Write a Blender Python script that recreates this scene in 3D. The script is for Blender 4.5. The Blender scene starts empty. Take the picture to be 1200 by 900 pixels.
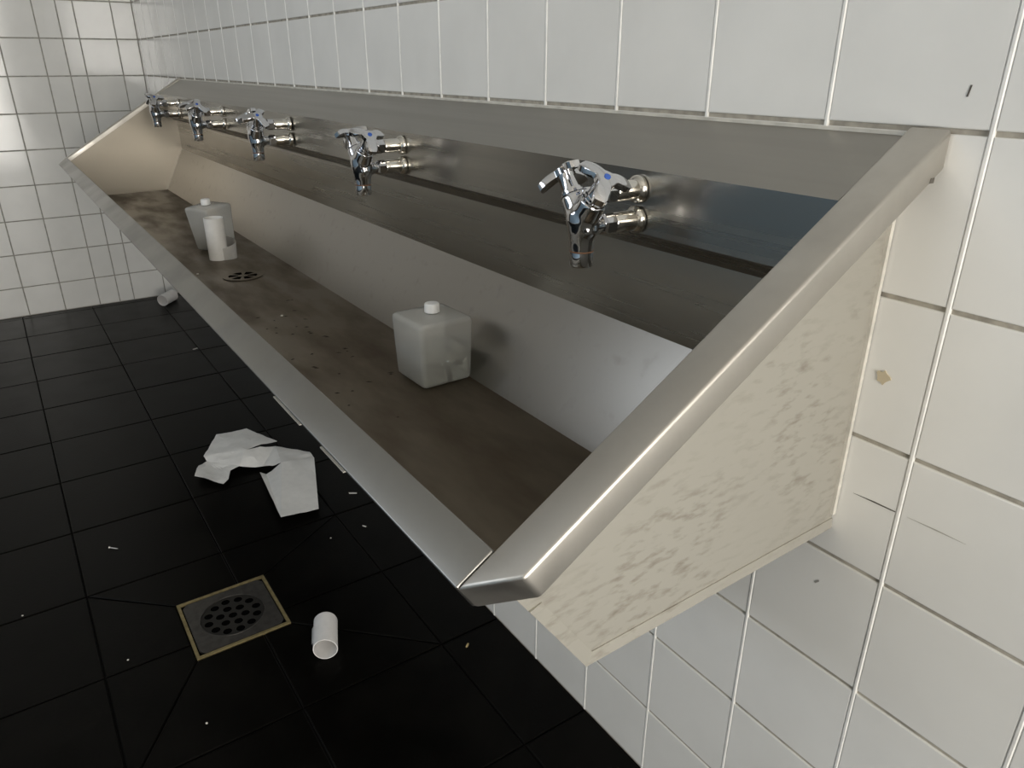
import bpy, bmesh, math, random
from mathutils import Vector, Matrix, Euler, noise
from mathutils.geometry import delaunay_2d_cdt

random.seed(7)
scene = bpy.context.scene
C = scene.collection

# ---------------------------------------------------------------- measures
U = 0.154                       # one wall tile module in metres
XC, ZF = -24.4457, -6.8214      # far corner and floor in tile modules
TH = 0.98956                    # tile module height / width


def P(x, y, z):
    """tile-module coordinates -> metres (far wall x=0, long wall y=0, floor z=0)"""
    return Vector(((x - XC) * U, y * U, (z - ZF) * U))


ROOM_L, ROOM_W, ROOM_H = 6.2, 2.5, 2.62

# ---------------------------------------------------------------- camera
cd = bpy.data.cameras.new('camera')
cam = bpy.data.objects.new('camera', cd)
C.objects.link(cam)
cd.sensor_fit = 'HORIZONTAL'
cd.sensor_width = 36.0
cd.lens = 36.0 * 864.628 / 1200.0
cd.clip_start = 0.02
right = Vector((0.562892, 0.826530, 0.000333))
up = Vector((-0.329687, 0.224158, 0.917093))
back = Vector((0.757931, -0.516334, 0.398673))
m = Matrix((right, up, back)).transposed().to_4x4()
m.translation = P(1.984919, -4.452330, 0.345712)
cam.matrix_world = m
scene.camera = cam

# ---------------------------------------------------------------- world, daylight, exposure
w = bpy.data.worlds.new('World')
scene.world = w
w.use_nodes = True
bg = w.node_tree.nodes['Background']
bg.inputs['Color'].default_value = (0.72, 0.84, 1.0, 1)
bg.inputs['Strength'].default_value = 0.6


def area_light(name, loc, rot, sx, sy, energy, col):
    ld = bpy.data.lights.new(name, 'AREA')
    ld.shape = 'RECTANGLE'
    ld.size, ld.size_y = sx, sy
    ld.energy = energy
    ld.color = col
    o = bpy.data.objects.new(name, ld)
    o.location = loc
    o.rotation_euler = rot
    C.objects.link(o)
    return o


DOOR = (-1.45, -0.30, 0.0, 2.08)      # y0, y1, z0, z1 in the wall behind the camera
WIN = (1.2, 3.8, 1.55, 2.25)          # x0, x1, z0, z1 in the wall opposite the trough
area_light('doorway_daylight', (ROOM_L + 0.13, (DOOR[0] + DOOR[1]) / 2, 1.06), (0, math.radians(90), 0),
           2.0, 1.1, 84, (1.0, 0.955, 0.88))
area_light('window_daylight', ((WIN[0] + WIN[1]) / 2, -ROOM_W - 0.13, (WIN[2] + WIN[3]) / 2), (math.radians(90), 0, 0),
           WIN[1] - WIN[0] - 0.1, WIN[3] - WIN[2] - 0.1, 20, (0.84, 0.91, 1.0))

vs = scene.view_settings
scene.display_settings.display_device = 'sRGB'
vs.view_transform = 'Standard'
vs.look = 'None'
vs.exposure = 0.0
vs.gamma = 1.0
vs.use_curve_mapping = False

# ---------------------------------------------------------------- materials
MATS = {}


def mat(name, base=(0.8, 0.8, 0.8), rough=0.5, metal=0.0, spec=0.5, var=0.0, scale=(20, 20, 20), bump=0.0,
        bump_scale=None, rvar=0.0, col2=None, lo=0.4, hi=0.65, detail=5, rot=(0, 0, 0), aniso=0.0, coat=0.0, mask=None):
    """principled material; noise mixes base with col2 and varies roughness"""
    if name in MATS:
        return MATS[name]
    mm = bpy.data.materials.new(name)
    mm.use_nodes = True
    nt = mm.node_tree
    b = nt.nodes['Principled BSDF']
    b.inputs['Base Color'].default_value = (*base, 1)
    b.inputs['Roughness'].default_value = rough
    b.inputs['Metallic'].default_value = metal
    b.inputs['Specular IOR Level'].default_value = spec
    b.inputs['Anisotropic'].default_value = aniso
    b.inputs['Coat Weight'].default_value = coat
    if var or rvar or bump or col2:
        tc = nt.nodes.new('ShaderNodeTexCoord')
        geo = nt.nodes.new('ShaderNodeNewGeometry')
        mp = nt.nodes.new('ShaderNodeMapping')
        mp.inputs['Scale'].default_value = scale
        mp.inputs['Rotation'].default_value = rot
        nt.links.new(geo.outputs['Position'], mp.inputs['Vector'])
        nz = nt.nodes.new('ShaderNodeTexNoise')
        nz.inputs['Scale'].default_value = 1.0
        nz.inputs['Detail'].default_value = detail
        nt.links.new(mp.outputs[0], nz.inputs['Vector'])
        rp = nt.nodes.new('ShaderNodeMapRange')
        rp.inputs['From Min'].default_value = lo
        rp.inputs['From Max'].default_value = hi
        nt.links.new(nz.outputs['Fac'], rp.inputs['Value'])
        fac = rp.outputs[0]
        if mask:
            n3 = nt.nodes.new('ShaderNodeTexNoise')
            n3.inputs['Scale'].default_value = mask
            n3.inputs['Detail'].default_value = 2
            nt.links.new(geo.outputs['Position'], n3.inputs['Vector'])
            r3 = nt.nodes.new('ShaderNodeMapRange')
            r3.inputs['From Min'].default_value = 0.38
            r3.inputs['From Max'].default_value = 0.62
            r3.inputs['To Min'].default_value = 0.12
            nt.links.new(n3.outputs['Fac'], r3.inputs['Value'])
            ml = nt.nodes.new('ShaderNodeMath')
            ml.operation = 'MULTIPLY'
            nt.links.new(rp.outputs[0], ml.inputs[0]); nt.links.new(r3.outputs[0], ml.inputs[1])
            fac = ml.outputs[0]
        if var or col2:
            mx = nt.nodes.new('ShaderNodeMix')
            mx.data_type = 'RGBA'
            c2 = col2 if col2 else tuple(max(0, c * (1 - var)) for c in base)
            mx.inputs['A'].default_value = (*base, 1)
            mx.inputs['B'].default_value = (*c2, 1)
            nt.links.new(fac, mx.inputs['Factor'])
            nt.links.new(mx.outputs['Result'], b.inputs['Base Color'])
        if rvar:
            rr = nt.nodes.new('ShaderNodeMapRange')
            rr.inputs['To Min'].default_value = rough
            rr.inputs['To Max'].default_value = rough + rvar
            nt.links.new(rp.outputs[0], rr.inputs['Value'])
            nt.links.new(rr.outputs[0], b.inputs['Roughness'])
        if bump:
            n2 = nz
            if bump_scale:
                mp2 = nt.nodes.new('ShaderNodeMapping')
                mp2.inputs['Scale'].default_value = bump_scale
                nt.links.new(geo.outputs['Position'], mp2.inputs['Vector'])
                n2 = nt.nodes.new('ShaderNodeTexNoise')
                n2.inputs['Scale'].default_value = 1.0
                n2.inputs['Detail'].default_value = 3
                nt.links.new(mp2.outputs[0], n2.inputs['Vector'])
            bp = nt.nodes.new('ShaderNodeBump')
            bp.inputs['Strength'].default_value = bump
            bp.inputs['Distance'].default_value = 0.002
            nt.links.new(n2.outputs['Fac'], bp.inputs['Height'])
            nt.links.new(bp.outputs[0], b.inputs['Normal'])
    MATS[name] = mm
    return mm


M_TILE = mat('glazed_white_tile', (0.80, 0.785, 0.745), 0.10, var=0.05, scale=(7, 7, 7), bump=0.12, bump_scale=(9, 9, 9))
M_GROUT = mat('grey_grout', (0.42, 0.385, 0.32), 0.85, var=0.35, scale=(60, 60, 60))
M_BEAD = mat('white_joint_filler', (0.86, 0.845, 0.80), 0.45, var=0.12, scale=(40, 40, 40))
M_FTILE = mat('black_floor_tile', (0.0020, 0.0018, 0.0014), 0.31, spec=0.085, col2=(0.0035, 0.0031, 0.0024), scale=(9, 9, 9),
              rvar=0.05, bump=0.12, bump_scale=(160, 160, 160))
M_FGROUT = mat('dark_floor_grout', (0.002, 0.0019, 0.0018), 0.95, spec=0.1)
M_STEEL = mat('brushed_steel', (0.46, 0.44, 0.40), 0.24, metal=1.0, scale=(0.8, 50, 50), rvar=0.06, var=0.04,
              bump=0.006, bump_scale=(4, 900, 900), detail=3)
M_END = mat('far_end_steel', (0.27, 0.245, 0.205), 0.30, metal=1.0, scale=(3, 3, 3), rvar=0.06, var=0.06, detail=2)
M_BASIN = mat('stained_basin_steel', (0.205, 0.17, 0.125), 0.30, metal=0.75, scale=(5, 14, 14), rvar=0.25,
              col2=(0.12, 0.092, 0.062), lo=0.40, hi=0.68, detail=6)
M_SLOPE = mat('spotted_steel', (0.34, 0.32, 0.29), 0.30, metal=1.0, scale=(45, 45, 45), rvar=0.12,
              col2=(0.30, 0.28, 0.25), lo=0.60, hi=0.80, detail=9)
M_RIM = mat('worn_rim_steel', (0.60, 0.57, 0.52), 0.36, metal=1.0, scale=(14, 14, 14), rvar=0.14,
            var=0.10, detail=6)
M_PLATE = mat('shaded_plate_steel', (0.37, 0.355, 0.325), 0.30, metal=1.0, scale=(0.8, 50, 50), rvar=0.05, var=0.03, detail=3)  # the brushed steel again, base darkened to stand in for its dimmer reflections
M_FRONT = mat('shaded_front_steel', (0.37, 0.36, 0.335), 0.36, metal=1.0, scale=(9, 9, 9), rvar=0.10, var=0.10, detail=6)  # same steel as the side rims, its shade put into a darker base
M_SIDE = mat('smeared_side_steel', (0.44, 0.42, 0.37), 0.50, metal=0.55, scale=(1, 46, 130), rvar=0.08,
             col2=(0.25, 0.22, 0.175), lo=0.50, hi=0.78, detail=6, mask=9.0, rot=(math.radians(-28), 0, 0))
M_CHROME = mat('chrome', (0.70, 0.70, 0.715), 0.06, metal=1.0)
M_PIPE = mat('nickel_pipe', (0.74, 0.715, 0.66), 0.18, metal=1.0)
M_BLUE = mat('blue_marker', (0.03, 0.10, 0.42), 0.4)
M_RUST = mat('rust_ring', (0.16, 0.075, 0.035), 0.8)
M_CAP = mat('white_plastic_cap', (0.80, 0.80, 0.78), 0.35)
M_PAPER = mat('white_paper', (0.78, 0.765, 0.73), 0.8, var=0.05, scale=(60, 60, 60))
M_TUBE = mat('white_card_tube', (0.80, 0.78, 0.76), 0.7, var=0.05, scale=(60, 60, 60))
M_BRASS = mat('dull_brass', (0.34, 0.275, 0.135), 0.5, metal=0.6, var=0.3, scale=(80, 80, 80))
M_DPLATE = mat('dull_drain_steel', (0.12, 0.113, 0.105), 0.42, metal=0.8, var=0.25, scale=(60, 60, 60))
M_GRATE = mat('dark_cast_grate', (0.022, 0.020, 0.017), 0.55, metal=0.4)
M_HOLE = mat('drain_shade_black', (0.003, 0.003, 0.003), 0.9, spec=0.0)  # flat black painted in place of the shade inside the drains
M_CEIL = mat('ceiling_paint', (0.62, 0.60, 0.56), 0.9)
M_WALLP = mat('wall_paint', (0.66, 0.645, 0.60), 0.8)
M_DADO_B = mat('blue_grey_panel', (0.29, 0.42, 0.56), 0.5)
M_DADO_D = mat('brown_grey_panel', (0.115, 0.10, 0.085), 0.5)
M_FRAME = mat('aluminium_frame', (0.6, 0.6, 0.58), 0.4, metal=0.8)
M_CHIP = mat('adhesive_residue', (0.55, 0.47, 0.33), 0.9)
M_SCUFF = mat('dark_scuff', (0.10, 0.09, 0.075), 0.9)
M_SEAL = mat('white_silicone', (0.64, 0.61, 0.54), 0.4, var=0.2, scale=(40, 40, 40))
M_CRUMB = mat('pale_crumb', (0.6, 0.58, 0.52), 0.8)
M_SCREW = mat('zinc_screw', (0.62, 0.60, 0.56), 0.4, metal=0.7)


def mat_plastic():
    mm = bpy.data.materials.new('milky_plastic')
    mm.use_nodes = True
    nt = mm.node_tree
    nt.nodes.remove(nt.nodes['Principled BSDF'])
    out = nt.nodes['Material Output']
    d = nt.nodes.new('ShaderNodeBsdfDiffuse'); d.inputs['Color'].default_value = (0.93, 0.93, 0.89, 1)
    t = nt.nodes.new('ShaderNodeBsdfTranslucent'); t.inputs['Color'].default_value = (0.95, 0.95, 0.91, 1)
    tr = nt.nodes.new('ShaderNodeBsdfTransparent'); tr.inputs['Color'].default_value = (0.985, 0.985, 0.97, 1)
    g = nt.nodes.new('ShaderNodeBsdfGlossy'); g.inputs['Roughness'].default_value = 0.18
    m1 = nt.nodes.new('ShaderNodeMixShader'); m1.inputs[0].default_value = 0.28
    nt.links.new(d.outputs[0], m1.inputs[1]); nt.links.new(t.outputs[0], m1.inputs[2])
    m2 = nt.nodes.new('ShaderNodeMixShader'); m2.inputs[0].default_value = 0.62
    nt.links.new(m1.outputs[0], m2.inputs[1]); nt.links.new(tr.outputs[0], m2.inputs[2])
    fr = nt.nodes.new('ShaderNodeFresnel'); fr.inputs[0].default_value = 1.35
    m3 = nt.nodes.new('ShaderNodeMixShader')
    nt.links.new(fr.outputs[0], m3.inputs[0]); nt.links.new(m2.outputs[0], m3.inputs[1]); nt.links.new(g.outputs[0], m3.inputs[2])
    nt.links.new(m3.outputs[0], out.inputs['Surface'])
    return mm


def mat_liquid():
    mm = bpy.data.materials.new('soapy_water')
    mm.use_nodes = True
    nt = mm.node_tree
    nt.nodes.remove(nt.nodes['Principled BSDF'])
    out = nt.nodes['Material Output']
    tr = nt.nodes.new('ShaderNodeBsdfTransparent'); tr.inputs['Color'].default_value = (0.80, 0.82, 0.79, 1)
    g = nt.nodes.new('ShaderNodeBsdfGlossy'); g.inputs['Roughness'].default_value = 0.05
    df = nt.nodes.new('ShaderNodeBsdfDiffuse'); df.inputs['Color'].default_value = (0.86, 0.87, 0.83, 1)
    m1 = nt.nodes.new('ShaderNodeMixShader'); m1.inputs[0].default_value = 0.16
    nt.links.new(tr.outputs[0], m1.inputs[1]); nt.links.new(df.outputs[0], m1.inputs[2])
    fr = nt.nodes.new('ShaderNodeFresnel'); fr.inputs[0].default_value = 1.33
    m3 = nt.nodes.new('ShaderNodeMixShader')
    nt.links.new(fr.outputs[0], m3.inputs[0]); nt.links.new(m1.outputs[0], m3.inputs[1]); nt.links.new(g.outputs[0], m3.inputs[2])
    nt.links.new(m3.outputs[0], out.inputs['Surface'])
    return mm


M_PLASTIC = mat_plastic()
M_LIQUID = mat_liquid()


# ---------------------------------------------------------------- mesh helpers
def mesh_obj(name, verts, faces, material, parent=None, smooth=False, loc=None):
    me = bpy.data.meshes.new(name)
    me.from_pydata([tuple(v) for v in verts], [], faces)
    me.update()
    return link(name, me, material, parent, smooth, loc)


def link(name, me, material, parent=None, smooth=False, loc=None):
    if not me.materials:
        me.materials.append(material)
    if smooth:
        for p_ in me.polygons:
            p_.use_smooth = True
    o = bpy.data.objects.new(name, me)
    C.objects.link(o)
    if loc is not None:
        o.location = loc
    if parent is not None:
        o.parent = parent
    return o


def bm_obj(name, bm, material, parent=None, smooth=False, loc=None, recalc=True):
    if recalc:
        bmesh.ops.recalc_face_normals(bm, faces=bm.faces)
    me = bpy.data.meshes.new(name)
    bm.to_mesh(me)
    bm.free()
    return link(name, me, material, parent, smooth, loc)


def auto_smooth(o, deg=35):
    me = o.data
    for p_ in me.polygons:
        p_.use_smooth = True
    bm = bmesh.new(); bm.from_mesh(me)
    for e in bm.edges:
        if len(e.link_faces) == 2 and e.calc_face_angle(0) > math.radians(deg):
            e.smooth = False
    bm.to_mesh(me); bm.free()


def tag(o, label=None, cat=None, group=None, kind=None):
    if label: o['label'] = label
    if cat: o['category'] = cat
    if group: o['group'] = group
    if kind: o['kind'] = kind
    return o


def empty(name, loc=(0, 0, 0)):
    o = bpy.data.objects.new(name, None)
    o.empty_display_size = 0.05
    o.location = loc
    C.objects.link(o)
    return o


def box(bm, lo, hi):
    x0, y0, z0 = lo; x1, y1, z1 = hi
    v = [bm.verts.new(q) for q in ((x0, y0, z0), (x1, y0, z0), (x1, y1, z0), (x0, y1, z0),
                                   (x0, y0, z1), (x1, y0, z1), (x1, y1, z1), (x0, y1, z1))]
    for f in ((3, 2, 1, 0), (4, 5, 6, 7), (0, 1, 5, 4), (1, 2, 6, 5), (2, 3, 7, 6), (3, 0, 4, 7)):
        bm.faces.new([v[i] for i in f])


def prism(bm, pts, vec):
    """closed polygon pts (Vectors) extruded by vec (Vector or list of end points)"""
    a = [bm.verts.new(p_) for p_ in pts]
    ends = vec if isinstance(vec, list) else [p_ + vec for p_ in pts]
    b = [bm.verts.new(p_) for p_ in ends]
    bm.faces.new(a); bm.faces.new(b[::-1])
    n = len(a)
    for i in range(n):
        bm.faces.new((a[i], b[i], b[(i + 1) % n], a[(i + 1) % n]))


def frame_from(axis):
    axis = axis.normalized()
    t = Vector((0, 0, 1)) if abs(axis.z) < 0.9 else Vector((1, 0, 0))
    u_ = axis.cross(t).normalized()
    return axis, u_, axis.cross(u_)


def lathe(bm, origin, axis, profile, seg=24, phase=0.0, cap0=True, cap1=True):
    """profile: list of (distance along axis, radius)"""
    ax, u_, v_ = frame_from(Vector(axis))
    rings = []
    for d, r in profile:
        ring = []
        for i in range(seg):
            a = 2 * math.pi * i / seg + phase
            ring.append(bm.verts.new(Vector(origin) + ax * d + u_ * (r * math.cos(a)) + v_ * (r * math.sin(a))))
        rings.append(ring)
    for r0, r1 in zip(rings, rings[1:]):
        for i in range(seg):
            j = (i + 1) % seg
            bm.faces.new((r0[i], r0[j], r1[j], r1[i]))
    if cap0: bm.faces.new(rings[0][::-1])
    if cap1: bm.faces.new(rings[-1])


def bevel_all(bm, w_, seg=2, ang=30):
    es = [e for e in bm.edges if len(e.link_faces) == 2 and e.calc_face_angle(0) > math.radians(ang)]
    bmesh.ops.bevel(bm, geom=es, offset=w_, segments=seg, affect='EDGES', profile=0.5)


# ---------------------------------------------------------------- tiles
TILE_CACHE = {}


def tile_mesh(w_, h_, d=0.004, b=0.0014, key='t', material=None):
    """w along local x, h along local z, face at local y=0 looking to -y"""
    k = (key, round(w_, 4), round(h_, 4))
    if k in TILE_CACHE:
        return TILE_CACHE[k]
    vs_, fs = [], []
    for (ins, y) in ((0, d), (0, b * 0.9), (b * 0.35, b * 0.28), (b, 0.0)):
        x, z = w_ / 2 - ins, h_ / 2 - ins
        vs_ += [(-x, y, -z), (x, y, -z), (x, y, z), (-x, y, z)]
    for r in range(3):
        for i in range(4):
            j = (i + 1) % 4
            fs.append((r * 4 + i, r * 4 + j, r * 4 + 4 + j, r * 4 + 4 + i))
    fs.append((12, 13, 14, 15))
    me = bpy.data.meshes.new('tile')
    me.from_pydata(vs_, [], fs)
    me.update()
    me.materials.append(material or M_TILE)
    TILE_CACHE[k] = me
    return me


GAP = 0.030 * U


def tile_grid(parent, to_world, rotz, us, vs_grid, single, material=M_TILE, jitter=0.12):
    """us / vs_grid: joint coordinates in metres along the wall and up; single(i,j)->own object?"""
    rest_v, rest_f = [], []
    for i in range(len(us) - 1):
        for j in range(len(vs_grid) - 1):
            u0, u1 = sorted((us[i], us[i + 1])); v0, v1 = sorted((vs_grid[j], vs_grid[j + 1]))
            tw, th = u1 - u0 - GAP, v1 - v0 - GAP
            if tw < 0.006 or th < 0.006:
                continue
            me = tile_mesh(tw, th, material=material)
            loc = to_world((u0 + u1) / 2, (v0 + v1) / 2)
            j1, j2 = (math.radians(random.uniform(-jitter, jitter)) for _ in range(2))
            if single(i, j):
                o = bpy.data.objects.new('tile', me)
                C.objects.link(o)
                o.parent = parent
                o.location = loc
                o.rotation_euler = (j1, 0, rotz + j2)
            else:
                mt = Matrix.Translation(loc) @ Euler((j1, 0, rotz + j2)).to_matrix().to_4x4()
                n0 = len(rest_v)
                rest_v += [tuple(mt @ v.co) for v in me.vertices]
                rest_f += [tuple(n0 + k for k in p_.vertices) for p_ in me.polygons]
    if rest_v:
        o = mesh_obj('tile_field', rest_v, rest_f, material, parent)
        o['kind'] = 'stuff'


def slab(name, lo, hi, material):
    bm = bmesh.new(); box(bm, lo, hi)
    o = bm_obj(name, bm, material)
    o['kind'] = 'structure'
    return o


T = 0.12
rows = [0.0] + [(-j * TH - ZF) * U for j in range(6, -11, -1)]
rows = [r for r in rows if r < ROOM_H] + [ROOM_H]
# long wall behind the trough
wall_right = slab('wall_right', (-T, 0.0022, -0.1), (ROOM_L + T, T, ROOM_H + 0.1), M_GROUT)
tag(wall_right, 'white square tiled long wall carrying the steel trough')
cols = [0.0] + [(-k - XC) * U for k in range(24, -16, -1)]
cols = [c for c in cols if c < ROOM_L] + [ROOM_L]
tile_grid(wall_right, lambda a, b: (a, 0, b), 0.0, cols, rows, lambda i, j: i < 28 and j < 10)
for c in cols[1:-1]:
    bm = bmesh.new()
    w_ = 0.0023
    prism(bm, [Vector((c - w_, 0.003, 0)), Vector((c - w_, 0.0004, 0)), Vector((c - w_ * .5, -0.0007, 0)),
               Vector((c + w_ * .5, -0.0007, 0)), Vector((c + w_, 0.0004, 0)), Vector((c + w_, 0.003, 0))],
          Vector((0, 0, ROOM_H)))
    bm_obj('grout_strip', bm, M_BEAD, wall_right)
# far end wall
wall_far = slab('wall_far', (-T, -ROOM_W - T, -0.1), (-0.0016, T, ROOM_H + 0.1), mat('pale_grey_grout', (0.40, 0.38, 0.33), 0.85, var=0.3, scale=(40, 40, 40)))
tag(wall_far, 'white tiled end wall with narrow cut tile columns')
ycols = [0, -.57, -1.54, -1.97, -2.55, -3.53, -4.51, -5.49]
while ycols[-1] > -ROOM_W / U:
    ycols.append(ycols[-1] - 0.98)
ycols[-1] = -ROOM_W / U
ycols = [y * U for y in ycols]
tile_grid(wall_far, lambda a, b: (0, a, b), math.radians(90), ycols, rows, lambda i, j: i < 10 and j < 10)

# floor: lattice with the four tiles round the drain cut along the falls
floor = slab('floor', (-T, -ROOM_W - T, -0.12), (ROOM_L + T, T, -0.0035), M_FGROUT)
tag(floor, 'near-black square floor tiles falling to a drain')
S = 1.93
fx = [-24.4457] + [-8.68 - S * k for k in range(8, 0, -1)] + [-8.68, -6.80, -4.92]
while (fx[-1] - XC) * U < ROOM_L:
    fx.append(fx[-1] + S)
fx[-1] = ROOM_L / U + XC
fy = [0, -.89, -2.81, -4.72]
while fy[-1] > -ROOM_W / U:
    fy.append(fy[-1] - S)
fy[-1] = -ROOM_W / U
DR = (-7.72, -6.46, -3.68, -2.43)      # drain frame x0,x1,y0,y1
FG = 0.022


def inset_poly(pts, g):
    """shrink a convex polygon by g"""
    n = len(pts)
    area = sum(pts[i].x * pts[(i + 1) % n].y - pts[(i + 1) % n].x * pts[i].y for i in range(n))
    if area < 0:
        pts = pts[::-1]
    out = []
    for i in range(n):
        p0, p1, p2 = pts[i - 1], pts[i], pts[(i + 1) % n]
        d1, d2 = (p1 - p0).normalized(), (p2 - p1).normalized()
        n1, n2 = Vector((-d1.y, d1.x)), Vector((-d2.y, d2.x))
        k = (n1 + n2)
        k = k / max(0.2, k.dot(n1))
        out.append(p1 + k * g)
    return out


def floor_piece(pts, tilt=0.0):
    a = inset_poly([Vector(q) for q in pts], FG / 2)
    b_ = inset_poly(a, 0.012)
    cx = sum(v.x for v in a) / len(a); cy = sum(v.y for v in a) / len(a)
    base = P(cx, cy, ZF)
    dz = random.uniform(-0.0005, 0.0003)
    vs_, n = [], len(a)
    for ring, z in ((a, -0.004), (a, -0.0012), (b_, 0.0)):
        vs_ += [(q.x * U - cx * U, q.y * U - cy * U, z) for q in ring]
    fs = []
    for r in range(2):
        for i in range(n):
            j = (i + 1) % n
            fs.append((r * n + i, r * n + j, r * n + n + j, r * n + n + i))
    fs.append(tuple(range(2 * n, 3 * n)))
    o = mesh_obj('tile', vs_, fs, M_FTILE, floor, loc=(base.x, base.y, dz))
    o.rotation_euler = (math.radians(random.uniform(-.12, .12)), math.radians(random.uniform(-.12, .12)), 0)


for i in range(len(fx) - 1):
    for j in range(len(fy) - 1):
        x0, x1, y1, y0 = fx[i], fx[i + 1], fy[j], fy[j + 1]
        if x0 > -8.7 and x1 < -4.9 and j in (1, 2):
            # quadrant of the drain square: two pieces split by the diagonal
            ox = x0 if x0 < -8.0 else x1            # outer x
            ix = x1 if x0 < -8.0 else x0
            oy = y0 if j == 2 else y1
            iy = y1 if j == 2 else y0
            dx = DR[0] if ox < -8 else DR[1]
            dy = DR[2] if j == 2 else DR[3]
            # piece along x side (between drain's y-edge line and outer x)
            floor_piece([(ox, oy), (dx, dy), (dx, iy), (ox, iy)])
            floor_piece([(ox, oy), (dx, dy), (ix, dy), (ix, oy)])
        else:
            floor_piece([(x0, y0), (x1, y0), (x1, y1), (x0, y1)])

ceiling = slab('ceiling', (-T, -ROOM_W - T, ROOM_H), (ROOM_L + T, T, ROOM_H + 0.1), M_CEIL)

# opposite wall with a high window, and the wall behind the camera with an open doorway
bm = bmesh.new()
x0, x1, z0, z1 = WIN
ya, yb = -ROOM_W - T, -ROOM_W
box(bm, (-T, ya, -0.1), (x0, yb, ROOM_H)); box(bm, (x1, ya, -0.1), (ROOM_L + T, yb, ROOM_H))
box(bm, (x0, ya, -0.1), (x1, yb, z0)); box(bm, (x0, ya, z1), (x1, yb, ROOM_H))
wall_left = tag(bm_obj('wall_left', bm, M_WALLP), kind='structure')
for k in range(6):
    bm = bmesh.new()
    box(bm, (0.02 + k * 1.03, yb, 0.05), (0.02 + k * 1.03 + 1.01, yb + 0.018, 1.38))
    bm_obj('panel', bm, M_DADO_B if k in (1, 2, 3, 4) else M_DADO_D, wall_left)
bm = bmesh.new()
for zz in (z0, (z0 + z1) / 2 - .02, z1 - .04):
    box(bm, (x0, ya + .05, zz), (x1, ya + .09, zz + .04))
for k in range(5):
    xx = x0 + (x1 - x0 - .04) * k / 4
    box(bm, (xx, ya + .05, z0), (xx + .04, ya + .09, z1))
tag(bm_obj('window_1', bm, M_FRAME), kind='structure')
bm = bmesh.new()
y0, y1, z0, z1 = DOOR
box(bm, (ROOM_L, -ROOM_W - T, -0.1), (ROOM_L + T, y0, ROOM_H)); box(bm, (ROOM_L, y1, -0.1), (ROOM_L + T, T, ROOM_H))
box(bm, (ROOM_L, y0, z1), (ROOM_L + T, y1, ROOM_H))
tag(bm_obj('wall_near', bm, M_WALLP), kind='structure')
bm = bmesh.new()
box(bm, (ROOM_L - .02, y0, 0), (ROOM_L + T, y0 + .04, z1)); box(bm, (ROOM_L - .02, y1 - .04, 0), (ROOM_L + T, y1, z1))
box(bm, (ROOM_L - .02, y0 + .04, z1 - .04), (ROOM_L + T, y1 - .04, z1))
tag(bm_obj('door_1', bm, M_FRAME), kind='structure')

# ---------------------------------------------------------------- the wash trough
XN, XF = -0.45, -19.45                    # inner faces of the two ends
N = Vector((0, -0.52425, 0.85156))        # normal of the sloping rim plane
D0 = 0.0176


def on_plane(x, y, drop=0.0):
    return P(x, y, (D0 - drop - N.y * y) / N.z)


trough = empty('wash_trough', P(-10, -1.3, -2.75))
tag(trough, 'long stainless steel wash trough mounted on the white tiled wall', 'wash trough')


def tparent(o, par=trough):
    mw = o.matrix_world.copy()
    o.parent = par
    o.matrix_parent_inverse = par_inv(par)
    return o


def par_inv(par):
    mt = Matrix.Translation(par.location)
    return mt.inverted()


def sheet(name, yz0, yz1, thick, material, xa=XF, xb=XN):
    """long panel between two profile points, thickness to the hidden side"""
    a, b = Vector((yz0[0], yz0[1])), Vector((yz1[0], yz1[1]))
    d = (b - a).normalized()
    nn = Vector((-d.y, d.x)) * thick
    q = [(a.x, a.y), (b.x, b.y), (b.x + nn.x, b.y + nn.y), (a.x + nn.x, a.y + nn.y)]
    bm = bmesh.new()
    prism(bm, [P(xa, y, z) for y, z in q], Vector(((xb - xa) * U, 0, 0)))
    return tparent(bm_obj(name, bm, material))


# profile from the wall forward: (y, z)
PT = [(-0.016, -0.034), (-0.59, (D0 - .012 - N.y * -0.59) / N.z), (-0.585, -0.812), (-0.262, -1.005),
      (-0.262, -1.70), (-0.775, -2.695), (-2.235, -2.71), (-2.90, (D0 - .015 - N.y * -2.9) / N.z)]
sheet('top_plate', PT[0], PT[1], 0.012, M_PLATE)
sheet('faucet_panel', PT[1], PT[2], 0.012, M_STEEL)
sheet('ledge', PT[2], PT[3], 0.012, M_STEEL)
sheet('back_panel', PT[3], PT[4], 0.012, M_STEEL)
sheet('back_slope', PT[4], PT[5], 0.012, M_SLOPE)
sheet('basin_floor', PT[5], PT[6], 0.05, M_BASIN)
sheet('front_panel', PT[6], PT[7], 0.05, M_STEEL)

# ends
for xa, xb, mm in ((XN, XN + 0.012, M_SIDE), (XF, XF - 0.012, M_END)):
    pts = [(-0.008, -0.105), (-2.93, -1.89), (-2.30, -2.79), (-0.008, -2.735)]
    bm = bmesh.new()
    prism(bm, [P(xa, y, z) for y, z in pts], Vector(((xb - xa) * U, 0, 0)))
    sp = tparent(bm_obj('side_panel', bm, mm))
    if mm is M_SIDE:
        xo = XN + 0.012
        bm = bmesh.new()
        # folded border along the front and bottom edge
        o_ = [(-2.70, -2.215), (-2.302, -2.795), (-0.008, -2.74)]
        i_ = [(-2.62, -2.195), (-2.255, -2.715), (-0.008, -2.665)]
        poly = o_ + i_[::-1]
        v0 = [bm.verts.new(P(xo, *q)) for q in poly]
        v1 = [bm.verts.new(P(xo + (0.016 if k < 3 else 0.007), *q)) for k, q in enumerate(poly)]
        for fa in ((0, 1, 4, 5), (1, 2, 3, 4)):
            bm.faces.new([v1[k] for k in fa])
        for k in range(6):
            bm.faces.new((v0[k], v0[(k + 1) % 6], v1[(k + 1) % 6], v1[k]))
        tparent(bm_obj('folded_border', bm, M_SIDE))

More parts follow.
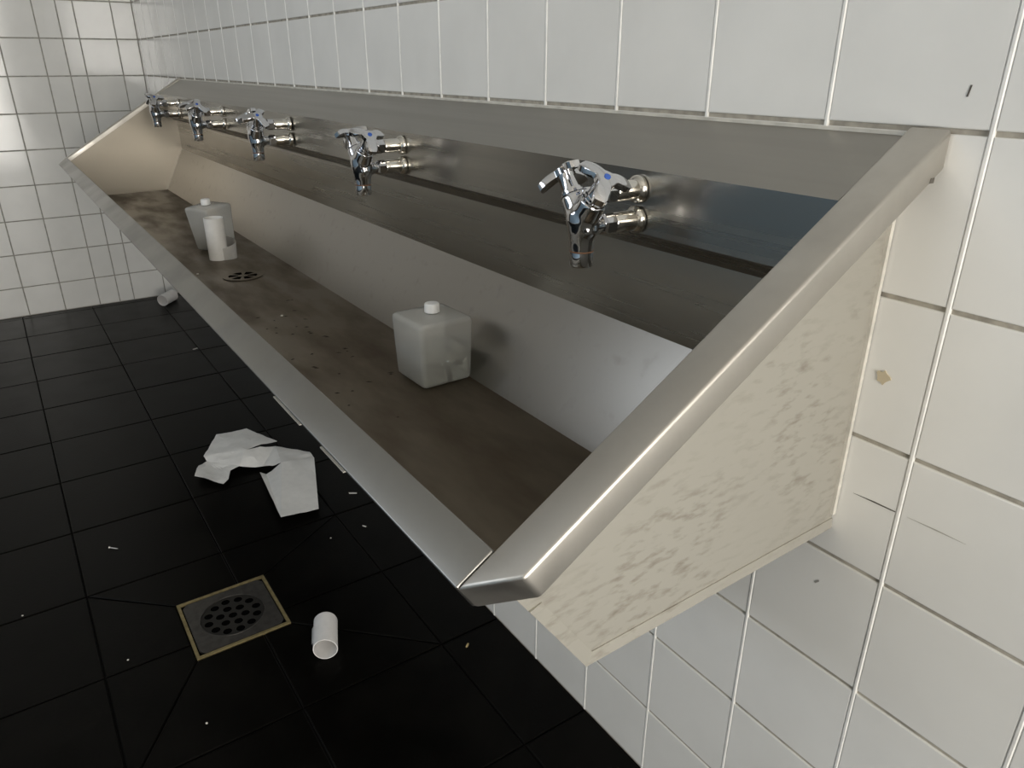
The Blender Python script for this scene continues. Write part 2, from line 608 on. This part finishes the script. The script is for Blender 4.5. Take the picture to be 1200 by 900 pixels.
# rims lie in one sloping plane; near and far corners are clipped diagonally
RD = 0.19
RW = 0.25


def rim(name, pts, material, bev=0.02):
    top = [on_plane(x, y) for x, y in pts]
    bot = []
    for (x, y), t in zip(pts, top):
        if abs(y) < 0.01:
            bot.append(on_plane(x, y, RD))
        else:
            bot.append(t - N * RD * U)
    bm = bmesh.new()
    prism(bm, top, bot)
    bmesh.ops.recalc_face_normals(bm, faces=bm.faces)
    bevel_all(bm, bev * U, 3, 25)
    o = tparent(bm_obj(name, bm, material))
    auto_smooth(o, 40)
    return o


YI, YO = -2.90, -3.112
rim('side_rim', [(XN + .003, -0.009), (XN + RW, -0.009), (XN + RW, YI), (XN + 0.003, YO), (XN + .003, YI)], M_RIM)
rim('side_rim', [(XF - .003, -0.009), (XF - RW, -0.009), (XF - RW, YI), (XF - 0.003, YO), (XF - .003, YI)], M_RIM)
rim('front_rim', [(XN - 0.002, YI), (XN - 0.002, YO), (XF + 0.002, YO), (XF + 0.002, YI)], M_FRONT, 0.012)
# thin clips folded under the front rim
for xa, xb in ((-3.46, -2.86), (-2.45, -2.04)):
    e0 = on_plane(xa, YO) - N * (RD + .012) * U
    bm = bmesh.new()
    box(bm, (P(xa, 0, 0).x, e0.y - 0.0030, e0.z - .0012), (P(xb, 0, 0).x, e0.y + 0.008, e0.z))
    tag(tparent(bm_obj('edge_clip', bm, M_SEAL)), 'thin bright clip under the front rim')
# silicone where the top plate meets the wall tiles
bm = bmesh.new()
box(bm, (P(XF, 0, 0).x, -0.0040, P(0, 0, -0.040).z), (P(XN, 0, 0).x, -0.0010, P(0, 0, -0.019).z))
bevel_all(bm, 0.0012, 2)
tparent(bm_obj('sealant_bead', bm, M_SEAL))
bm = bmesh.new()
box(bm, (P(XN + .012, 0, 0).x, -0.0062, P(0, 0, -2.62).z), (P(XN + .034, 0, 0).x, -0.0010, P(0, 0, -0.34).z))
bevel_all(bm, 0.0018, 2)
tparent(bm_obj('sealant_bead', bm, M_SEAL))
# dark gap at the rim end by the wall
bm = bmesh.new()
box(bm, (P(-.206, 0, 0).x, P(0, -.135, 0).y, P(0, 0, -.272).z), (P(-.1985, 0, 0).x, P(0, -.095, 0).y, P(0, 0, -.243).z))
tag(tparent(bm_obj('notch', bm, M_SCUFF)), 'small dark notch in the rim end')


def holed_disc(r, holes, z, thick, seg=48):
    """flat disc with polygonal holes -> bmesh, built by constrained triangulation"""
    vs_, es = [], []

    def loop(pts):
        n0 = len(vs_)
        vs_.extend(Vector(q) for q in pts)
        n = len(pts)
        es.extend((n0 + i, n0 + (i + 1) % n) for i in range(n))
    loop([(r * math.cos(2 * math.pi * i / seg), r * math.sin(2 * math.pi * i / seg)) for i in range(seg)])
    for h in holes:
        loop(h)
    ov, oe, of, *_ = delaunay_2d_cdt(vs_, es, [], 1, 1e-7)

    def inside(pt, poly):
        c = False
        n = len(poly)
        for i in range(n):
            a, b = poly[i], poly[(i + 1) % n]
            if (a[1] > pt[1]) != (b[1] > pt[1]) and pt[0] < (b[0] - a[0]) * (pt[1] - a[1]) / (b[1] - a[1]) + a[0]:
                c = not c
        return c
    bm = bmesh.new()
    bv = [bm.verts.new((v.x, v.y, z)) for v in ov]
    keep = []
    for f in of:
        cx = sum(ov[i].x for i in f) / len(f); cy = sum(ov[i].y for i in f) / len(f)
        if not any(inside((cx, cy), h) for h in holes):
            keep.append(bm.faces.new([bv[i] for i in f]))
    for v in list(bm.verts):
        if not v.link_faces:
            bm.verts.remove(v)
    g = bmesh.ops.extrude_face_region(bm, geom=list(bm.faces))
    for v in [q for q in g['geom'] if isinstance(q, bmesh.types.BMVert)]:
        v.co.z -= thick
    return bm


# strainer in the basin floor
sc = P(-9.66, -1.60, -2.699)
shade_disc = bmesh.new()  # thin black disc standing in for the shaded hollow under the strainer
lathe(shade_disc, (0, 0, 0), (0, 0, 1), [(0.0002, 0.041), (0.0005, 0.041)], 32)
tparent(bm_obj('drain_shade', shade_disc, M_HOLE, loc=sc))
slots = []
for k in range(6):
    a = math.radians(60 * k + 12)
    da = math.radians(21)
    slots.append([(0.011 * math.cos(a - da), 0.011 * math.sin(a - da)), (0.033 * math.cos(a - da), 0.033 * math.sin(a - da)),
                  (0.034 * math.cos(a), 0.034 * math.sin(a)),
                  (0.033 * math.cos(a + da), 0.033 * math.sin(a + da)), (0.011 * math.cos(a + da), 0.011 * math.sin(a + da))])
tparent(bm_obj('drain_strainer', holed_disc(0.046, slots, 0.0012, 0.0006), M_BASIN, loc=sc))

# dried flakes of dirt on the basin floor
bm = bmesh.new()
for k in range(34):
    fx_, fy_ = random.gauss(-5.9, 1.1), random.uniform(-2.15, -1.35)
    c_ = P(fx_, fy_, -2.695 + (fy_ + 0.775) / 1.46 * 0.015)
    a = random.uniform(-.5, .5) + 1.2
    l_, w2 = random.uniform(.002, .0065), random.uniform(.0008, .0018)
    e1, e2 = Vector((math.cos(a), math.sin(a), 0)), Vector((-math.sin(a), math.cos(a), 0))
    q = [bm.verts.new(c_ + e1 * u1 * l_ + e2 * u2 * w2 + Vector((0, 0, .0004))) for u1, u2 in ((-1, 0), (-.3, -1), (.6, -.7), (1, .1), (.2, 1))]
    t_ = bm.verts.new(c_ + Vector((0, 0, .0014)))
    for i in range(5):
        bm.faces.new((q[i], q[(i + 1) % 5], t_))
o = tparent(bm_obj('dirt_flakes', bm, mat('dark_dirt', (0.03, 0.024, 0.018), 0.9)))
o['kind'] = 'stuff'

# ---------------------------------------------------------------- faucets
def remeshed(bm, voxel, smooth_it):
    me = bpy.data.meshes.new('tmp')
    bm.to_mesh(me); bm.free()
    o = bpy.data.objects.new('tmp', me)
    C.objects.link(o)
    r = o.modifiers.new('r', 'REMESH'); r.mode = 'VOXEL'; r.voxel_size = voxel; r.use_smooth_shade = True
    s = o.modifiers.new('s', 'SMOOTH'); s.iterations = smooth_it; s.factor = 0.5
    dg = bpy.context.evaluated_depsgraph_get()
    out = bpy.data.meshes.new_from_object(o.evaluated_get(dg))
    bpy.data.objects.remove(o); bpy.data.meshes.remove(me)
    for p_ in out.polygons:
        p_.use_smooth = True
    return out


BY = -0.080                    # distance of the body axis from the panel
UPZ, LOZ = 0.0175, -0.0165
ARM_D = {s: Vector((s * 0.60, 0, 0.80)).normalized() for s in (-1, 1)}
ROOT = Vector((0, BY, -0.008))


def handle_mesh():
    bm = bmesh.new()
    NA, NR = 72, 8
    top, bot = [], []
    for r_i in range(NR + 1):
        f = r_i / NR
        rt, rb = [], []
        for k in range(NA):
            th = 2 * math.pi * k / NA
            lob = abs(((th / (2 * math.pi) * 3) % 1.0) - 0.5) * 2         # 1 on an arm, 0 in a valley
            q = max(0.0, min(1.0, (lob - 0.26) / 0.62))
            q = (q * q * (3 - 2 * q)) ** 1.6
            rr = (0.0115 + (0.0325 - 0.0115) * q) * f
            if q > 0.98:
                rr = min(rr, 0.0318 * f)
            x_, y_ = rr * math.cos(th), rr * math.sin(th)
            z_ = 0.0055 - 6.5 * rr * rr - (0.0010 if r_i == NR else 0)
            zb = z_ - 0.0078 + (0.0010 if r_i == NR else 0)
            rt.append(bm.verts.new((x_, y_, z_)))
            rb.append(bm.verts.new((x_ * 0.98, y_ * 0.98, zb)))
            if r_i == 0:
                break
        top.append(rt); bot.append(rb)
    for lay, flip in ((top, False), (bot, True)):
        for r_i in range(NR):
            for k in range(NA):
                j = (k + 1) % NA
                f_ = [lay[0][0], lay[1][k], lay[1][j]] if r_i == 0 else [lay[r_i][k], lay[r_i + 1][k], lay[r_i + 1][j], lay[r_i][j]]
                bm.faces.new(f_[::-1] if flip else f_)
    for k in range(NA):
        j = (k + 1) % NA
        bm.faces.new((top[NR][k], bot[NR][k], bot[NR][j], top[NR][j]))
    o = bm_obj('handle', bm, M_CHROME); auto_smooth(o, 45)
    bm = bmesh.new()
    lathe(bm, (0, 0, 0.0050), (0, 0, 1), [(0, 0.0037), (0.0015, 0.0035), (0.0017, 0.002)], 16)
    o2 = bm_obj('marker', bm, M_BLUE)
    out = o.data, o2.data
    bpy.data.objects.remove(o); bpy.data.objects.remove(o2)
    return out


handle_me, marker_me = handle_mesh()


def make_faucet():
    root = empty('faucet')
    bm = bmesh.new()
    # spout trunk
    lathe(bm, (0, BY, -0.042), (0, 0, 1), [(-0.008, 0.0120), (0, 0.0130), (0.010, 0.0142), (0.022, 0.0166), (0.034, 0.0186), (0.042, 0.0180), (0.048, 0.014), (0.052, 0.006)], 28)
    for s in (-1, 1):
        lathe(bm, ROOT - ARM_D[s] * 0.022, ARM_D[s], [(0, 0.008), (0.010, 0.0135), (0.022, 0.0160), (0.037, 0.0158), (0.051, 0.0148)], 24)
    # inlet necks
    lathe(bm, (0, BY, LOZ), (0, 1, 0), [(0, 0.013), (0.014, 0.0125), (0.022, 0.0095), (0.029, 0.0088)], 20)
    lathe(bm, (0, BY, UPZ), (0, 1, 0), [(0, 0.009), (0.028, 0.0085)], 20)
    link('body', remeshed(bm, 0.0015, 16), M_CHROME, root)
    # aerator
    bm = bmesh.new()
    lathe(bm, (0, BY, -0.0425), (0, 0, -1), [(0, 0.0125), (0.0004, 0.0132), (0.003, 0.0132), (0.0145, 0.0132), (0.0165, 0.0118), (0.0165, 0.0095), (0.012, 0.009)], 28)
    a = bm_obj('aerator', bm, M_CHROME, root); auto_smooth(a)
    bm = bmesh.new()
    lathe(bm, (0, BY, -0.0412), (0, 0, -1), [(0, 0.0130), (0.0007, 0.0135), (0.0014, 0.0130)], 28)
    auto_smooth(bm_obj('washer', bm, M_RUST, a))
    for z in (UPZ, LOZ):
        bm = bmesh.new()
        lathe(bm, (0, 0, z), (0, -1, 0), [(0.004, 0.0112), (0.036, 0.0112), (0.0375, 0.0102)], 28)
        pi = bm_obj('inlet_pipe', bm, M_PIPE, root); auto_smooth(pi)
        bm = bmesh.new()
        lathe(bm, (0, 0, z), (0, -1, 0), [(0.0003, 0.0155), (0.003, 0.0158), (0.006, 0.0145), (0.0085, 0.0118)], 28)
        auto_smooth(bm_obj('flange', bm, M_PIPE, pi))
        bm = bmesh.new()
        lathe(bm, (0, 0, z), (0, -1, 0), [(0.037, 0.0098), (0.0385, 0.0122), (0.051, 0.0122), (0.0535, 0.0095)], 6, phase=0.3)
        bm_obj('nut', bm, M_CHROME, pi)
    # handles: three-armed dished knobs with a blue marker
    for s in (-1, 1):
        base = ROOT + ARM_D[s] * 0.029
        ax = ARM_D[s]
        bm = bmesh.new()
        lathe(bm, base, ax, [(0, 0.0142), (0.0025, 0.0142), (0.003, 0.0125), (0.006, 0.0122), (0.0065, 0.0105), (0.020, 0.0092), (0.024, 0.0105)], 10)
        st = bm_obj('stem', bm, M_CHROME, root); auto_smooth(st, 50)
        hc = base + ax * 0.027
        rot = ax.to_track_quat('Z', 'Y').to_matrix()
        h = link('handle', handle_me, M_CHROME, root)
        h.matrix_basis = Matrix.Translation(hc) @ rot.to_4x4() @ Matrix.Rotation(math.radians(-12 if s > 0 else 75), 4, 'Z')
        mk = link('marker', marker_me, M_BLUE, h)
        tag(mk, 'small blue marker dot')
    return root


def copy_tree(o, parent=None):
    c = o.copy()
    C.objects.link(c)
    c.parent = parent
    for ch in [q for q in o.children]:
        copy_tree(ch, c)
    return c


FX = [-2.04, -5.86, -9.62, -13.42, -17.25]
FL = ['chrome two-handled faucet nearest the clipped rim corner, largest of the five',
      'chrome two-handled faucet second from the near end of the trough',
      'chrome two-handled faucet in the middle of the row of five',
      'chrome two-handled faucet second from the far end of the trough',
      'chrome two-handled faucet farthest away, beside the far end panel of the trough']
f0 = make_faucet()
for k, x in enumerate(FX):
    o = f0 if k == 0 else copy_tree(f0)
    o.location = P(x, -0.59, -0.607) - Vector((0, 0.0014 if k else 0.0004, 0))
    if k:
        for h, dz in zip([c for c in o.children if c.name.startswith('handle')], ((0, 0), (-55, 30), (20, 70), (50, -40), (-20, 25))[k]):
            h.matrix_basis = h.matrix_basis @ Matrix.Rotation(math.radians(dz), 4, 'Z')
    if k:
        o.rotation_euler = (0, 0, math.radians((0, 4, -3, 3, -2)[k]))
    tag(o, FL[k], 'faucet', 'faucets along the trough')


# ---------------------------------------------------------------- plastic bottles in the basin
def rounded_box(sx, sy, sz, r, taper=1.0, seg=3):
    bm = bmesh.new()
    box(bm, (-sx / 2, -sy / 2, 0), (sx / 2, sy / 2, sz))
    for v in bm.verts:
        if v.co.z < sz * .5:
            v.co.x *= taper; v.co.y *= taper
    bmesh.ops.bevel(bm, geom=list(bm.edges), offset=r, segments=seg, affect='EDGES', profile=0.5)
    return bm


def make_bottle(loc, rz, fill, cap_xy, label, tilt=(0, 0), h=0.100, wd=(0.094, 0.094), taper=0.96):
    root = empty('plastic_bottle', loc)
    root.rotation_euler = (tilt[0], tilt[1], rz)
    b = bm_obj('body', rounded_box(wd[0], wd[1], h, 0.0085, taper, 4), M_PLASTIC, root); auto_smooth(b, 60)
    if fill:
        lq = bm_obj('liquid', rounded_box((wd[0] - .008) * taper, (wd[1] - .008) * taper, fill, 0.004, 0.98, 2), M_LIQUID, root, loc=(0, 0, 0.003))
        auto_smooth(lq, 60)
    bm = bmesh.new()
    lathe(bm, (cap_xy[0], cap_xy[1], h - 0.001), (0, 0, 1), [(0, 0.0105), (0.004, 0.0105)], 24)
    auto_smooth(bm_obj('neck', bm, M_PLASTIC, root))
    bm = bmesh.new()
    lathe(bm, (cap_xy[0], cap_xy[1], h + 0.002), (0, 0, 1), [(0, 0.0122), (0.012, 0.0120), (0.0138, 0.0108), (0.0142, 0.009)], 28)
    auto_smooth(bm_obj('cap', bm, M_CAP, root))
    tag(root, label, 'bottle', 'milky bottles in the trough')
    return root


make_bottle(P(-4.44, -1.072, -2.6945), math.radians(2), 0.050, (-0.005, 0.004),
            'square milky plastic bottle part filled with clear liquid, nearer the camera', h=0.106, wd=(0.097, 0.097), taper=0.925)
make_bottle(P(-11.75, -1.46, -2.671), math.radians(29), 0.018, (-0.004, 0.0),
            'square milky plastic bottle behind the white paper tube near the trough drain',
            tilt=(math.radians(5), 0), h=0.117, wd=(0.088, 0.088), taper=0.84)


# ---------------------------------------------------------------- paper tubes
def tube_mesh(bm, r, length, t=0.0016, seg=36, wob=0.03, ph=0.0):
    lay = []
    for z in (0, length * .33, length * .66, length):
        ro, ri = [], []
        for k in range(seg):
            a = 2 * math.pi * k / seg
            q = r * (1 + wob * math.cos(2 * a + ph) + wob * .4 * math.sin(3 * a + z * 40))
            ro.append(bm.verts.new((q * math.cos(a), q * math.sin(a), z)))
            ri.append(bm.verts.new(((q - t) * math.cos(a), (q - t) * math.sin(a), z)))
        lay.append((ro, ri))
    for (o0, i0), (o1, i1) in zip(lay, lay[1:]):
        for k in range(seg):
            j = (k + 1) % seg
            bm.faces.new((o0[k], o0[j], o1[j], o1[k]))
            bm.faces.new((i0[k], i1[k], i1[j], i0[j]))
    for (o_, i_), fl in ((lay[0], False), (lay[-1], True)):
        for k in range(seg):
            j = (k + 1) % seg
            f = (o_[k], i_[k], i_[j], o_[j])
            bm.faces.new(f[::-1] if fl else f)


def curl(bm, pts, h0, h1, t=0.0008):
    """upright strip of paper through plan points, heights interpolated"""
    n = len(pts)
    rows_ = []
    for i, (x, y) in enumerate(pts):
        f = i / (n - 1)
        h = h0 * (1 - f) + h1 * f
        rows_.append((bm.verts.new((x, y, 0.0002)), bm.verts.new((x * 1.04, y * 1.04, h))))
    for a, b in zip(rows_, rows_[1:]):
        bm.faces.new((a[0], b[0], b[1], a[1]))
    r = bmesh.ops.solidify(bm, geom=list(bm.faces), thickness=t)


# upright tube in the basin with a torn flap
tb = empty('paper_tube', P(-11.0, -1.615, -2.70))
bm = bmesh.new(); tube_mesh(bm, 0.0245, 0.107, wob=0.02)
t_ = bm_obj('core', bm, M_PAPER, tb); auto_smooth(t_, 50)
bm = bmesh.new()
pts = []
for k in range(15):
    a = math.radians(-8 + 11 * k)
    rr = 0.0255 + 0.012 * math.sin(math.pi * k / 14)
    pts.append((0.002 + rr * math.cos(a) * 0.9 - 0.002, 0.008 + rr * math.sin(a)))
curl(bm, pts, 0.030, 0.055)
auto_smooth(bm_obj('loose_flap', bm, M_PAPER, tb), 60)
tag(tb, 'white paper tube standing upright in the trough in front of a bottle', 'tube')


def lying_tube(loc, yaw, r, length, label, flap=False):
    e_ = empty('paper_tube', loc)
    e_.rotation_euler = (0, 0, yaw)
    bm = bmesh.new(); tube_mesh(bm, r, length, wob=0.035, ph=1.2)
    bmesh.ops.rotate(bm, verts=bm.verts, cent=(0, 0, 0), matrix=Matrix.Rotation(math.radians(90), 3, 'Y'))
    zmin = min(v.co.z for v in bm.verts)
    bmesh.ops.translate(bm, verts=bm.verts, vec=(0, 0, -zmin + 0.0002))
    o = bm_obj('core', bm, M_TUBE, e_); auto_smooth(o, 50)
    if flap:
        bm = bmesh.new()
        vs_ = [bm.verts.new(q) for q in ((length * .35, r * .98, r * .9), (length * .98, r * .98, r * .9),
                                         (length * .98, r * 1.22, r * .45), (length * .40, r * 1.18, r * .5))]
        bm.faces.new(vs_)
        bmesh.ops.solidify(bm, geom=list(bm.faces), thickness=0.0008)
        bm_obj('torn_edge', bm, M_TUBE, e_)
    tag(e_, label, 'tube')
    return e_


lying_tube(P(-5.53, -2.275, ZF), math.atan2(0.19, -0.47), 0.0245, 0.083,
           'white cardboard tube lying on the dark floor beside the brass-edged drain', flap=True)
lying_tube(P(-23.15, -0.90, ZF), math.radians(140), 0.027, 0.10,
           'white cardboard tube lying in the far floor corner under the trough')

# ---------------------------------------------------------------- crumpled paper towel on the floor
PAP = {'a': (1.8451, -0.2001, 0.0300), 'b': (1.8203, -0.2884, 0.0220), 'c': (1.9250, -0.3535, 0.0120), 'd': (1.9551, -0.3519, 0.0100), 
       'e': (1.9730, -0.3794, 0.0120), 'f': (2.0360, -0.4039, 0.0160), 'g': (2.1189, -0.3455, 0.0120), 'h': (2.1019, -0.3271, 0.0100), 
       'i': (2.0606, -0.3101, 0.0140), 'j': (2.0561, -0.2825, 0.0180), 'k': (2.0843, -0.2225, 0.0120), 'l': (2.1013, -0.1757, 0.0180), 
       'm': (2.1198, -0.2251, 0.0040), 'n': (2.1055, -0.2389, 0.0080), 'o': (2.3944, -0.2698, 0.0220), 'p': (2.3998, -0.1708, 0.0140), 
       'q': (2.1462, -0.0875, 0.0240), 'r': (2.0931, -0.0823, 0.0200), 's': (2.0051, -0.1590, 0.0260), 't': (1.9907, -0.1474, 0.0340), 
       'u': (1.9982, -0.2467, 0.0380), 'v': (2.1316, -0.1806, 0.0320)}      # fold corners of the towel in metres
sheets = ['cbu', 'bau', 'atu', 'cud', 'fedhg', 'dih', 'dji', 'duj', 'ukj', 'usk', 'ksv', 'srv', 'rqv', 'vqp', 'vpo', 'vom', 'mon']
idx = {k_: i for i, k_ in enumerate(PAP)}
pv = [Vector(q) for q in PAP.values()]
base = P(-11.0, -1.4, ZF)
bm = bmesh.new()
bv = [bm.verts.new(q - base) for q in pv]
for s in sheets:
    bm.faces.new([bv[idx[ch]] for ch in s])
bmesh.ops.recalc_face_normals(bm, faces=bm.faces)
bmesh.ops.triangulate(bm, faces=bm.faces)
bmesh.ops.subdivide_edges(bm, edges=bm.edges, cuts=5, use_grid_fill=True)
for v in bm.verts:
    n_ = noise.noise(v.co * 26) * 0.005 + noise.noise(v.co * 60 + Vector((3, 1, 0))) * 0.002
    v.co.z = max(0.0012, v.co.z + n_)
bmesh.ops.recalc_face_normals(bm, faces=bm.faces)
if sum(f.normal.z for f in bm.faces) < 0:
    bmesh.ops.reverse_faces(bm, faces=bm.faces)
bmesh.ops.solidify(bm, geom=list(bm.faces), thickness=0.0006)
o = bm_obj('paper_towel', bm, M_PAPER, loc=base)
auto_smooth(o, 14)
tag(o, 'crumpled strip of white paper towel on the dark floor under the trough front', 'paper towel')

# ---------------------------------------------------------------- floor drain
x0, x1, y0, y1 = DR
dc = P((x0 + x1) / 2, (y0 + y1) / 2, ZF)
drain = empty('floor_drain', (dc.x, dc.y, 0))
hw, hh = (x1 - x0) * U / 2, (y1 - y0) * U / 2
bw = 0.0065
bm = bmesh.new()
for lo, hi in (((-hw, -hh), (hw, -hh + bw)), ((-hw, hh - bw), (hw, hh)), ((-hw, -hh + bw), (-hw + bw, hh - bw)), ((hw - bw, -hh + bw), (hw, hh - bw))):
    box(bm, (lo[0], lo[1], -0.003), (hi[0], hi[1], 0.0022))
bm_obj('frame', bm, M_BRASS, drain)
# square plate with a round opening
R = 0.067
bm = bmesh.new()
pw, ph_ = hw - bw - 0.0028, hh - bw - 0.0028
n = 48
outer, inner = [], []
for k in range(n):
    a = 2 * math.pi * k / n + math.pi / n
    ca, sa = math.cos(a), math.sin(a)
    s = 1 / max(abs(ca) / pw, abs(sa) / ph_)
    outer.append((ca * s, sa * s)); inner.append((R * ca, R * sa))
lv = [[bm.verts.new((q[0], q[1], z)) for q in ring] for ring, z in ((outer, -0.002), (outer, 0.0012), (inner, 0.0012), (inner, -0.002))]
for r0, r1 in zip(lv, lv[1:]):
    for k in range(n):
        j = (k + 1) % n
        bm.faces.new((r0[k], r0[j], r1[j], r1[k]))
bm_obj('plate', bm, M_DPLATE, drain)
bm = bmesh.new()
rings = [[bm.verts.new(((R + dr) * math.cos(2 * math.pi * k / n), (R + dr) * math.sin(2 * math.pi * k / n), z)) for k in range(n)]
         for dr, z in ((0.0012, 0.0012), (0.001, 0.0022), (-0.001, 0.0022), (-0.0012, -0.002))]
for r0, r1 in zip(rings, rings[1:]):
    for k in range(n):
        j = (k + 1) % n
        bm.faces.new((r0[k], r0[j], r1[j], r1[k]))
bm_obj('ring', bm, M_DPLATE, drain)
holes = []
for rr, cnt, ph0 in ((0.0, 1, 0), (0.026, 6, 0.2), (0.051, 12, 0.05)):
    for k in range(cnt):
        a = ph0 + 2 * math.pi * k / cnt
        cx, cy = rr * math.cos(a), rr * math.sin(a)
        holes.append([(cx + 0.0093 * math.cos(q * math.pi / 7), cy + 0.0093 * math.sin(q * math.pi / 7)) for q in range(14)])
bm_obj('grate', holed_disc(R - 0.0015, holes, -0.0004, 0.0012), M_GRATE, drain)
bm = bmesh.new()
box(bm, (-hw + .001, -hh + .001, -0.0033), (hw - .001, hh - .001, -0.0028))  # thin black sheet painted as the shade below the grate
bm_obj('drain_shade', bm, M_HOLE, drain)
tag(drain, 'square brass-edged floor drain with a round dark perforated grate', 'floor drain')


# ---------------------------------------------------------------- litter and marks
def pebble(name, loc, r, label, cat, material=M_CRUMB, group=None, stretch=(1, 1, .6), rz=0.0):
    bm = bmesh.new()
    bmesh.ops.create_icosphere(bm, subdivisions=2, radius=r)
    sd = random.uniform(0, 50)
    for v in bm.verts:
        v.co *= 1 + 0.35 * noise.noise(v.co / r + Vector((sd, 0, 0)))
        v.co = Vector((v.co.x * stretch[0], v.co.y * stretch[1], v.co.z * stretch[2]))
    zmin = min(v.co.z for v in bm.verts)
    bmesh.ops.translate(bm, verts=bm.verts, vec=(0, 0, -zmin))
    o = bm_obj(name, bm, material, smooth=True, loc=loc)
    o.rotation_euler = (0, 0, rz)
    tag(o, label, cat, group)
    return o


# screw on the floor
sd_ = empty('screw', P(-9.80, -4.27, ZF))
sd_.rotation_euler = (0, 0, math.radians(45))
bm = bmesh.new()
lathe(bm, (0, 0, 0.0022), (1, 0, 0), [(0.002, 0.0014), (0.020, 0.0014), (0.025, 0.0003)], 10)
auto_smooth(bm_obj('shank', bm, M_SCREW, sd_))
bm = bmesh.new()
lathe(bm, (0, 0, 0.0030), (1, 0, 0), [(0, 0.0028), (0.0012, 0.003), (0.003, 0.0014)], 12)
auto_smooth(bm_obj('head', bm, M_SCREW, sd_))
tag(sd_, 'small pale metal screw lying on a dark floor tile left of the paper towel', 'screw')


def scrap(loc, sx, sy, rz, label):
    bm = bmesh.new()
    vs_ = [bm.verts.new(q) for q in ((-sx / 2, -sy / 2, .0004), (0, -sy * .6, .003), (sx / 2, -sy / 2, .0006), (sx / 2, sy / 2, .001), (0, sy * .4, .0034), (-sx / 2, sy / 2, .0004))]
    bm.faces.new((vs_[0], vs_[1], vs_[4], vs_[5])); bm.faces.new((vs_[1], vs_[2], vs_[3], vs_[4]))
    bmesh.ops.solidify(bm, geom=list(bm.faces), thickness=0.0004)
    o = bm_obj('paper_scrap', bm, M_PAPER, loc=loc)
    o.rotation_euler = (0, 0, rz)
    tag(o, label, 'paper scrap')


scrap(P(-9.14, -0.36, ZF), 0.006, 0.022, math.radians(-35), 'tiny white paper scrap on the floor between the paper towel and the trough rim')
scrap(P(-18.5, -0.98, ZF), 0.012, 0.022, math.radians(20), 'tiny pale paper scrap on the far floor near the trough front rim')
scrap(P(-8.05, -0.62, ZF), 0.004, 0.012, math.radians(-60), 'tiny pale sliver on the floor tile nearer than the paper towel')
pebble('wood_chip', P(-4.69, -1.63 + 1.0, ZF), 0.005, 'small yellowish chip on the floor near the wall foot', 'chip',
       mat('yellowish_chip', (0.32, 0.25, 0.12), 0.8), stretch=(.5, 1.3, .5), rz=.6)
for k, (x, y, lab) in enumerate([(-8.73, -5.52, 'pale crumb on the joint of the floor tiles at the left edge'),
                                 (-6.97, -4.43, 'pale crumb on the floor tile left of the floor drain'),
                                 (-5.34, -3.83, 'pale crumb on the floor below the floor drain'),
                                 (-8.05, -1.22, 'pale crumb on the floor between paper towel and upright tube end')]):
    pebble('crumb', P(x, y, ZF), 0.0022, lab if k < 3 else 'pale crumb on the floor just nearer than the paper towel', 'crumb', group='crumbs on the floor')
for (x, y, lab) in ((-10.15, -2.16, 'white crumb on the basin floor beside the strainer, by the front panel'),
                    (-7.35, -1.75, 'white crumb on the basin floor between the strainer and the nearer bottle')):
    pebble('crumb', P(x, y, -2.702), 0.0028, lab, 'crumb', group='crumbs in the trough')

# residue and scuffs on the wall tiles
def wall_mark(name, pts, label, cat, material, th=0.0006):
    cx = sum(p_[0] for p_ in pts) / len(pts); cz = sum(p_[1] for p_ in pts) / len(pts)
    bm = bmesh.new()
    b_ = P(cx, 0, cz)
    prism(bm, [P(x, 0, z) - b_ + Vector((0, -0.0002, 0)) for x, z in pts], Vector((0, -th, 0)))
    o = bm_obj(name, bm, material, loc=b_)
    tag(o, label, cat)


chip = [(-0.292 + 0.045 * math.cos(a) * (1 + .3 * math.sin(3 * a + 1)), -1.513 + 0.042 * math.sin(a) * (1 + .25 * math.cos(5 * a))) for a in [2 * math.pi * k / 14 for k in range(14)]]
wall_mark('adhesive_residue', chip, 'beige dab of dried adhesive on a wall tile right of the trough', 'residue', M_CHIP, 0.0012)
wall_mark('scuff_mark', [(-0.323, -2.40), (-0.17, -2.388), (-0.015, -2.387), (-0.02, -2.394), (-0.17, -2.398)], 'thin dark scuff line on the wall tile under the adhesive dab', 'scuff', M_SCUFF, 0.0003)
wall_mark('scuff_mark', [(0.06, -2.387), (0.25, -2.378), (0.435, -2.381), (0.25, -2.386)], 'faint long scuff line on the wall tile at the right edge', 'scuff', mat('faint_scuff', (0.42, 0.40, 0.35), 0.9), 0.0003)
wall_mark('scuff_mark', [(-0.175, 0.18), (-0.165, 0.18), (-0.155, 0.24), (-0.165, 0.24)], 'short upright dark scratch on the tile above the near rim end', 'scuff', M_SCUFF, 0.0003)
wall_mark('scuff_mark', [(-0.475, -3.26), (-0.44, -3.225), (-0.435, -3.235), (-0.462, -3.268)], 'small grey smudge on the wall tile below the trough corner', 'scuff', mat('grey_smudge', (0.3, 0.29, 0.26), 0.9), 0.0003)
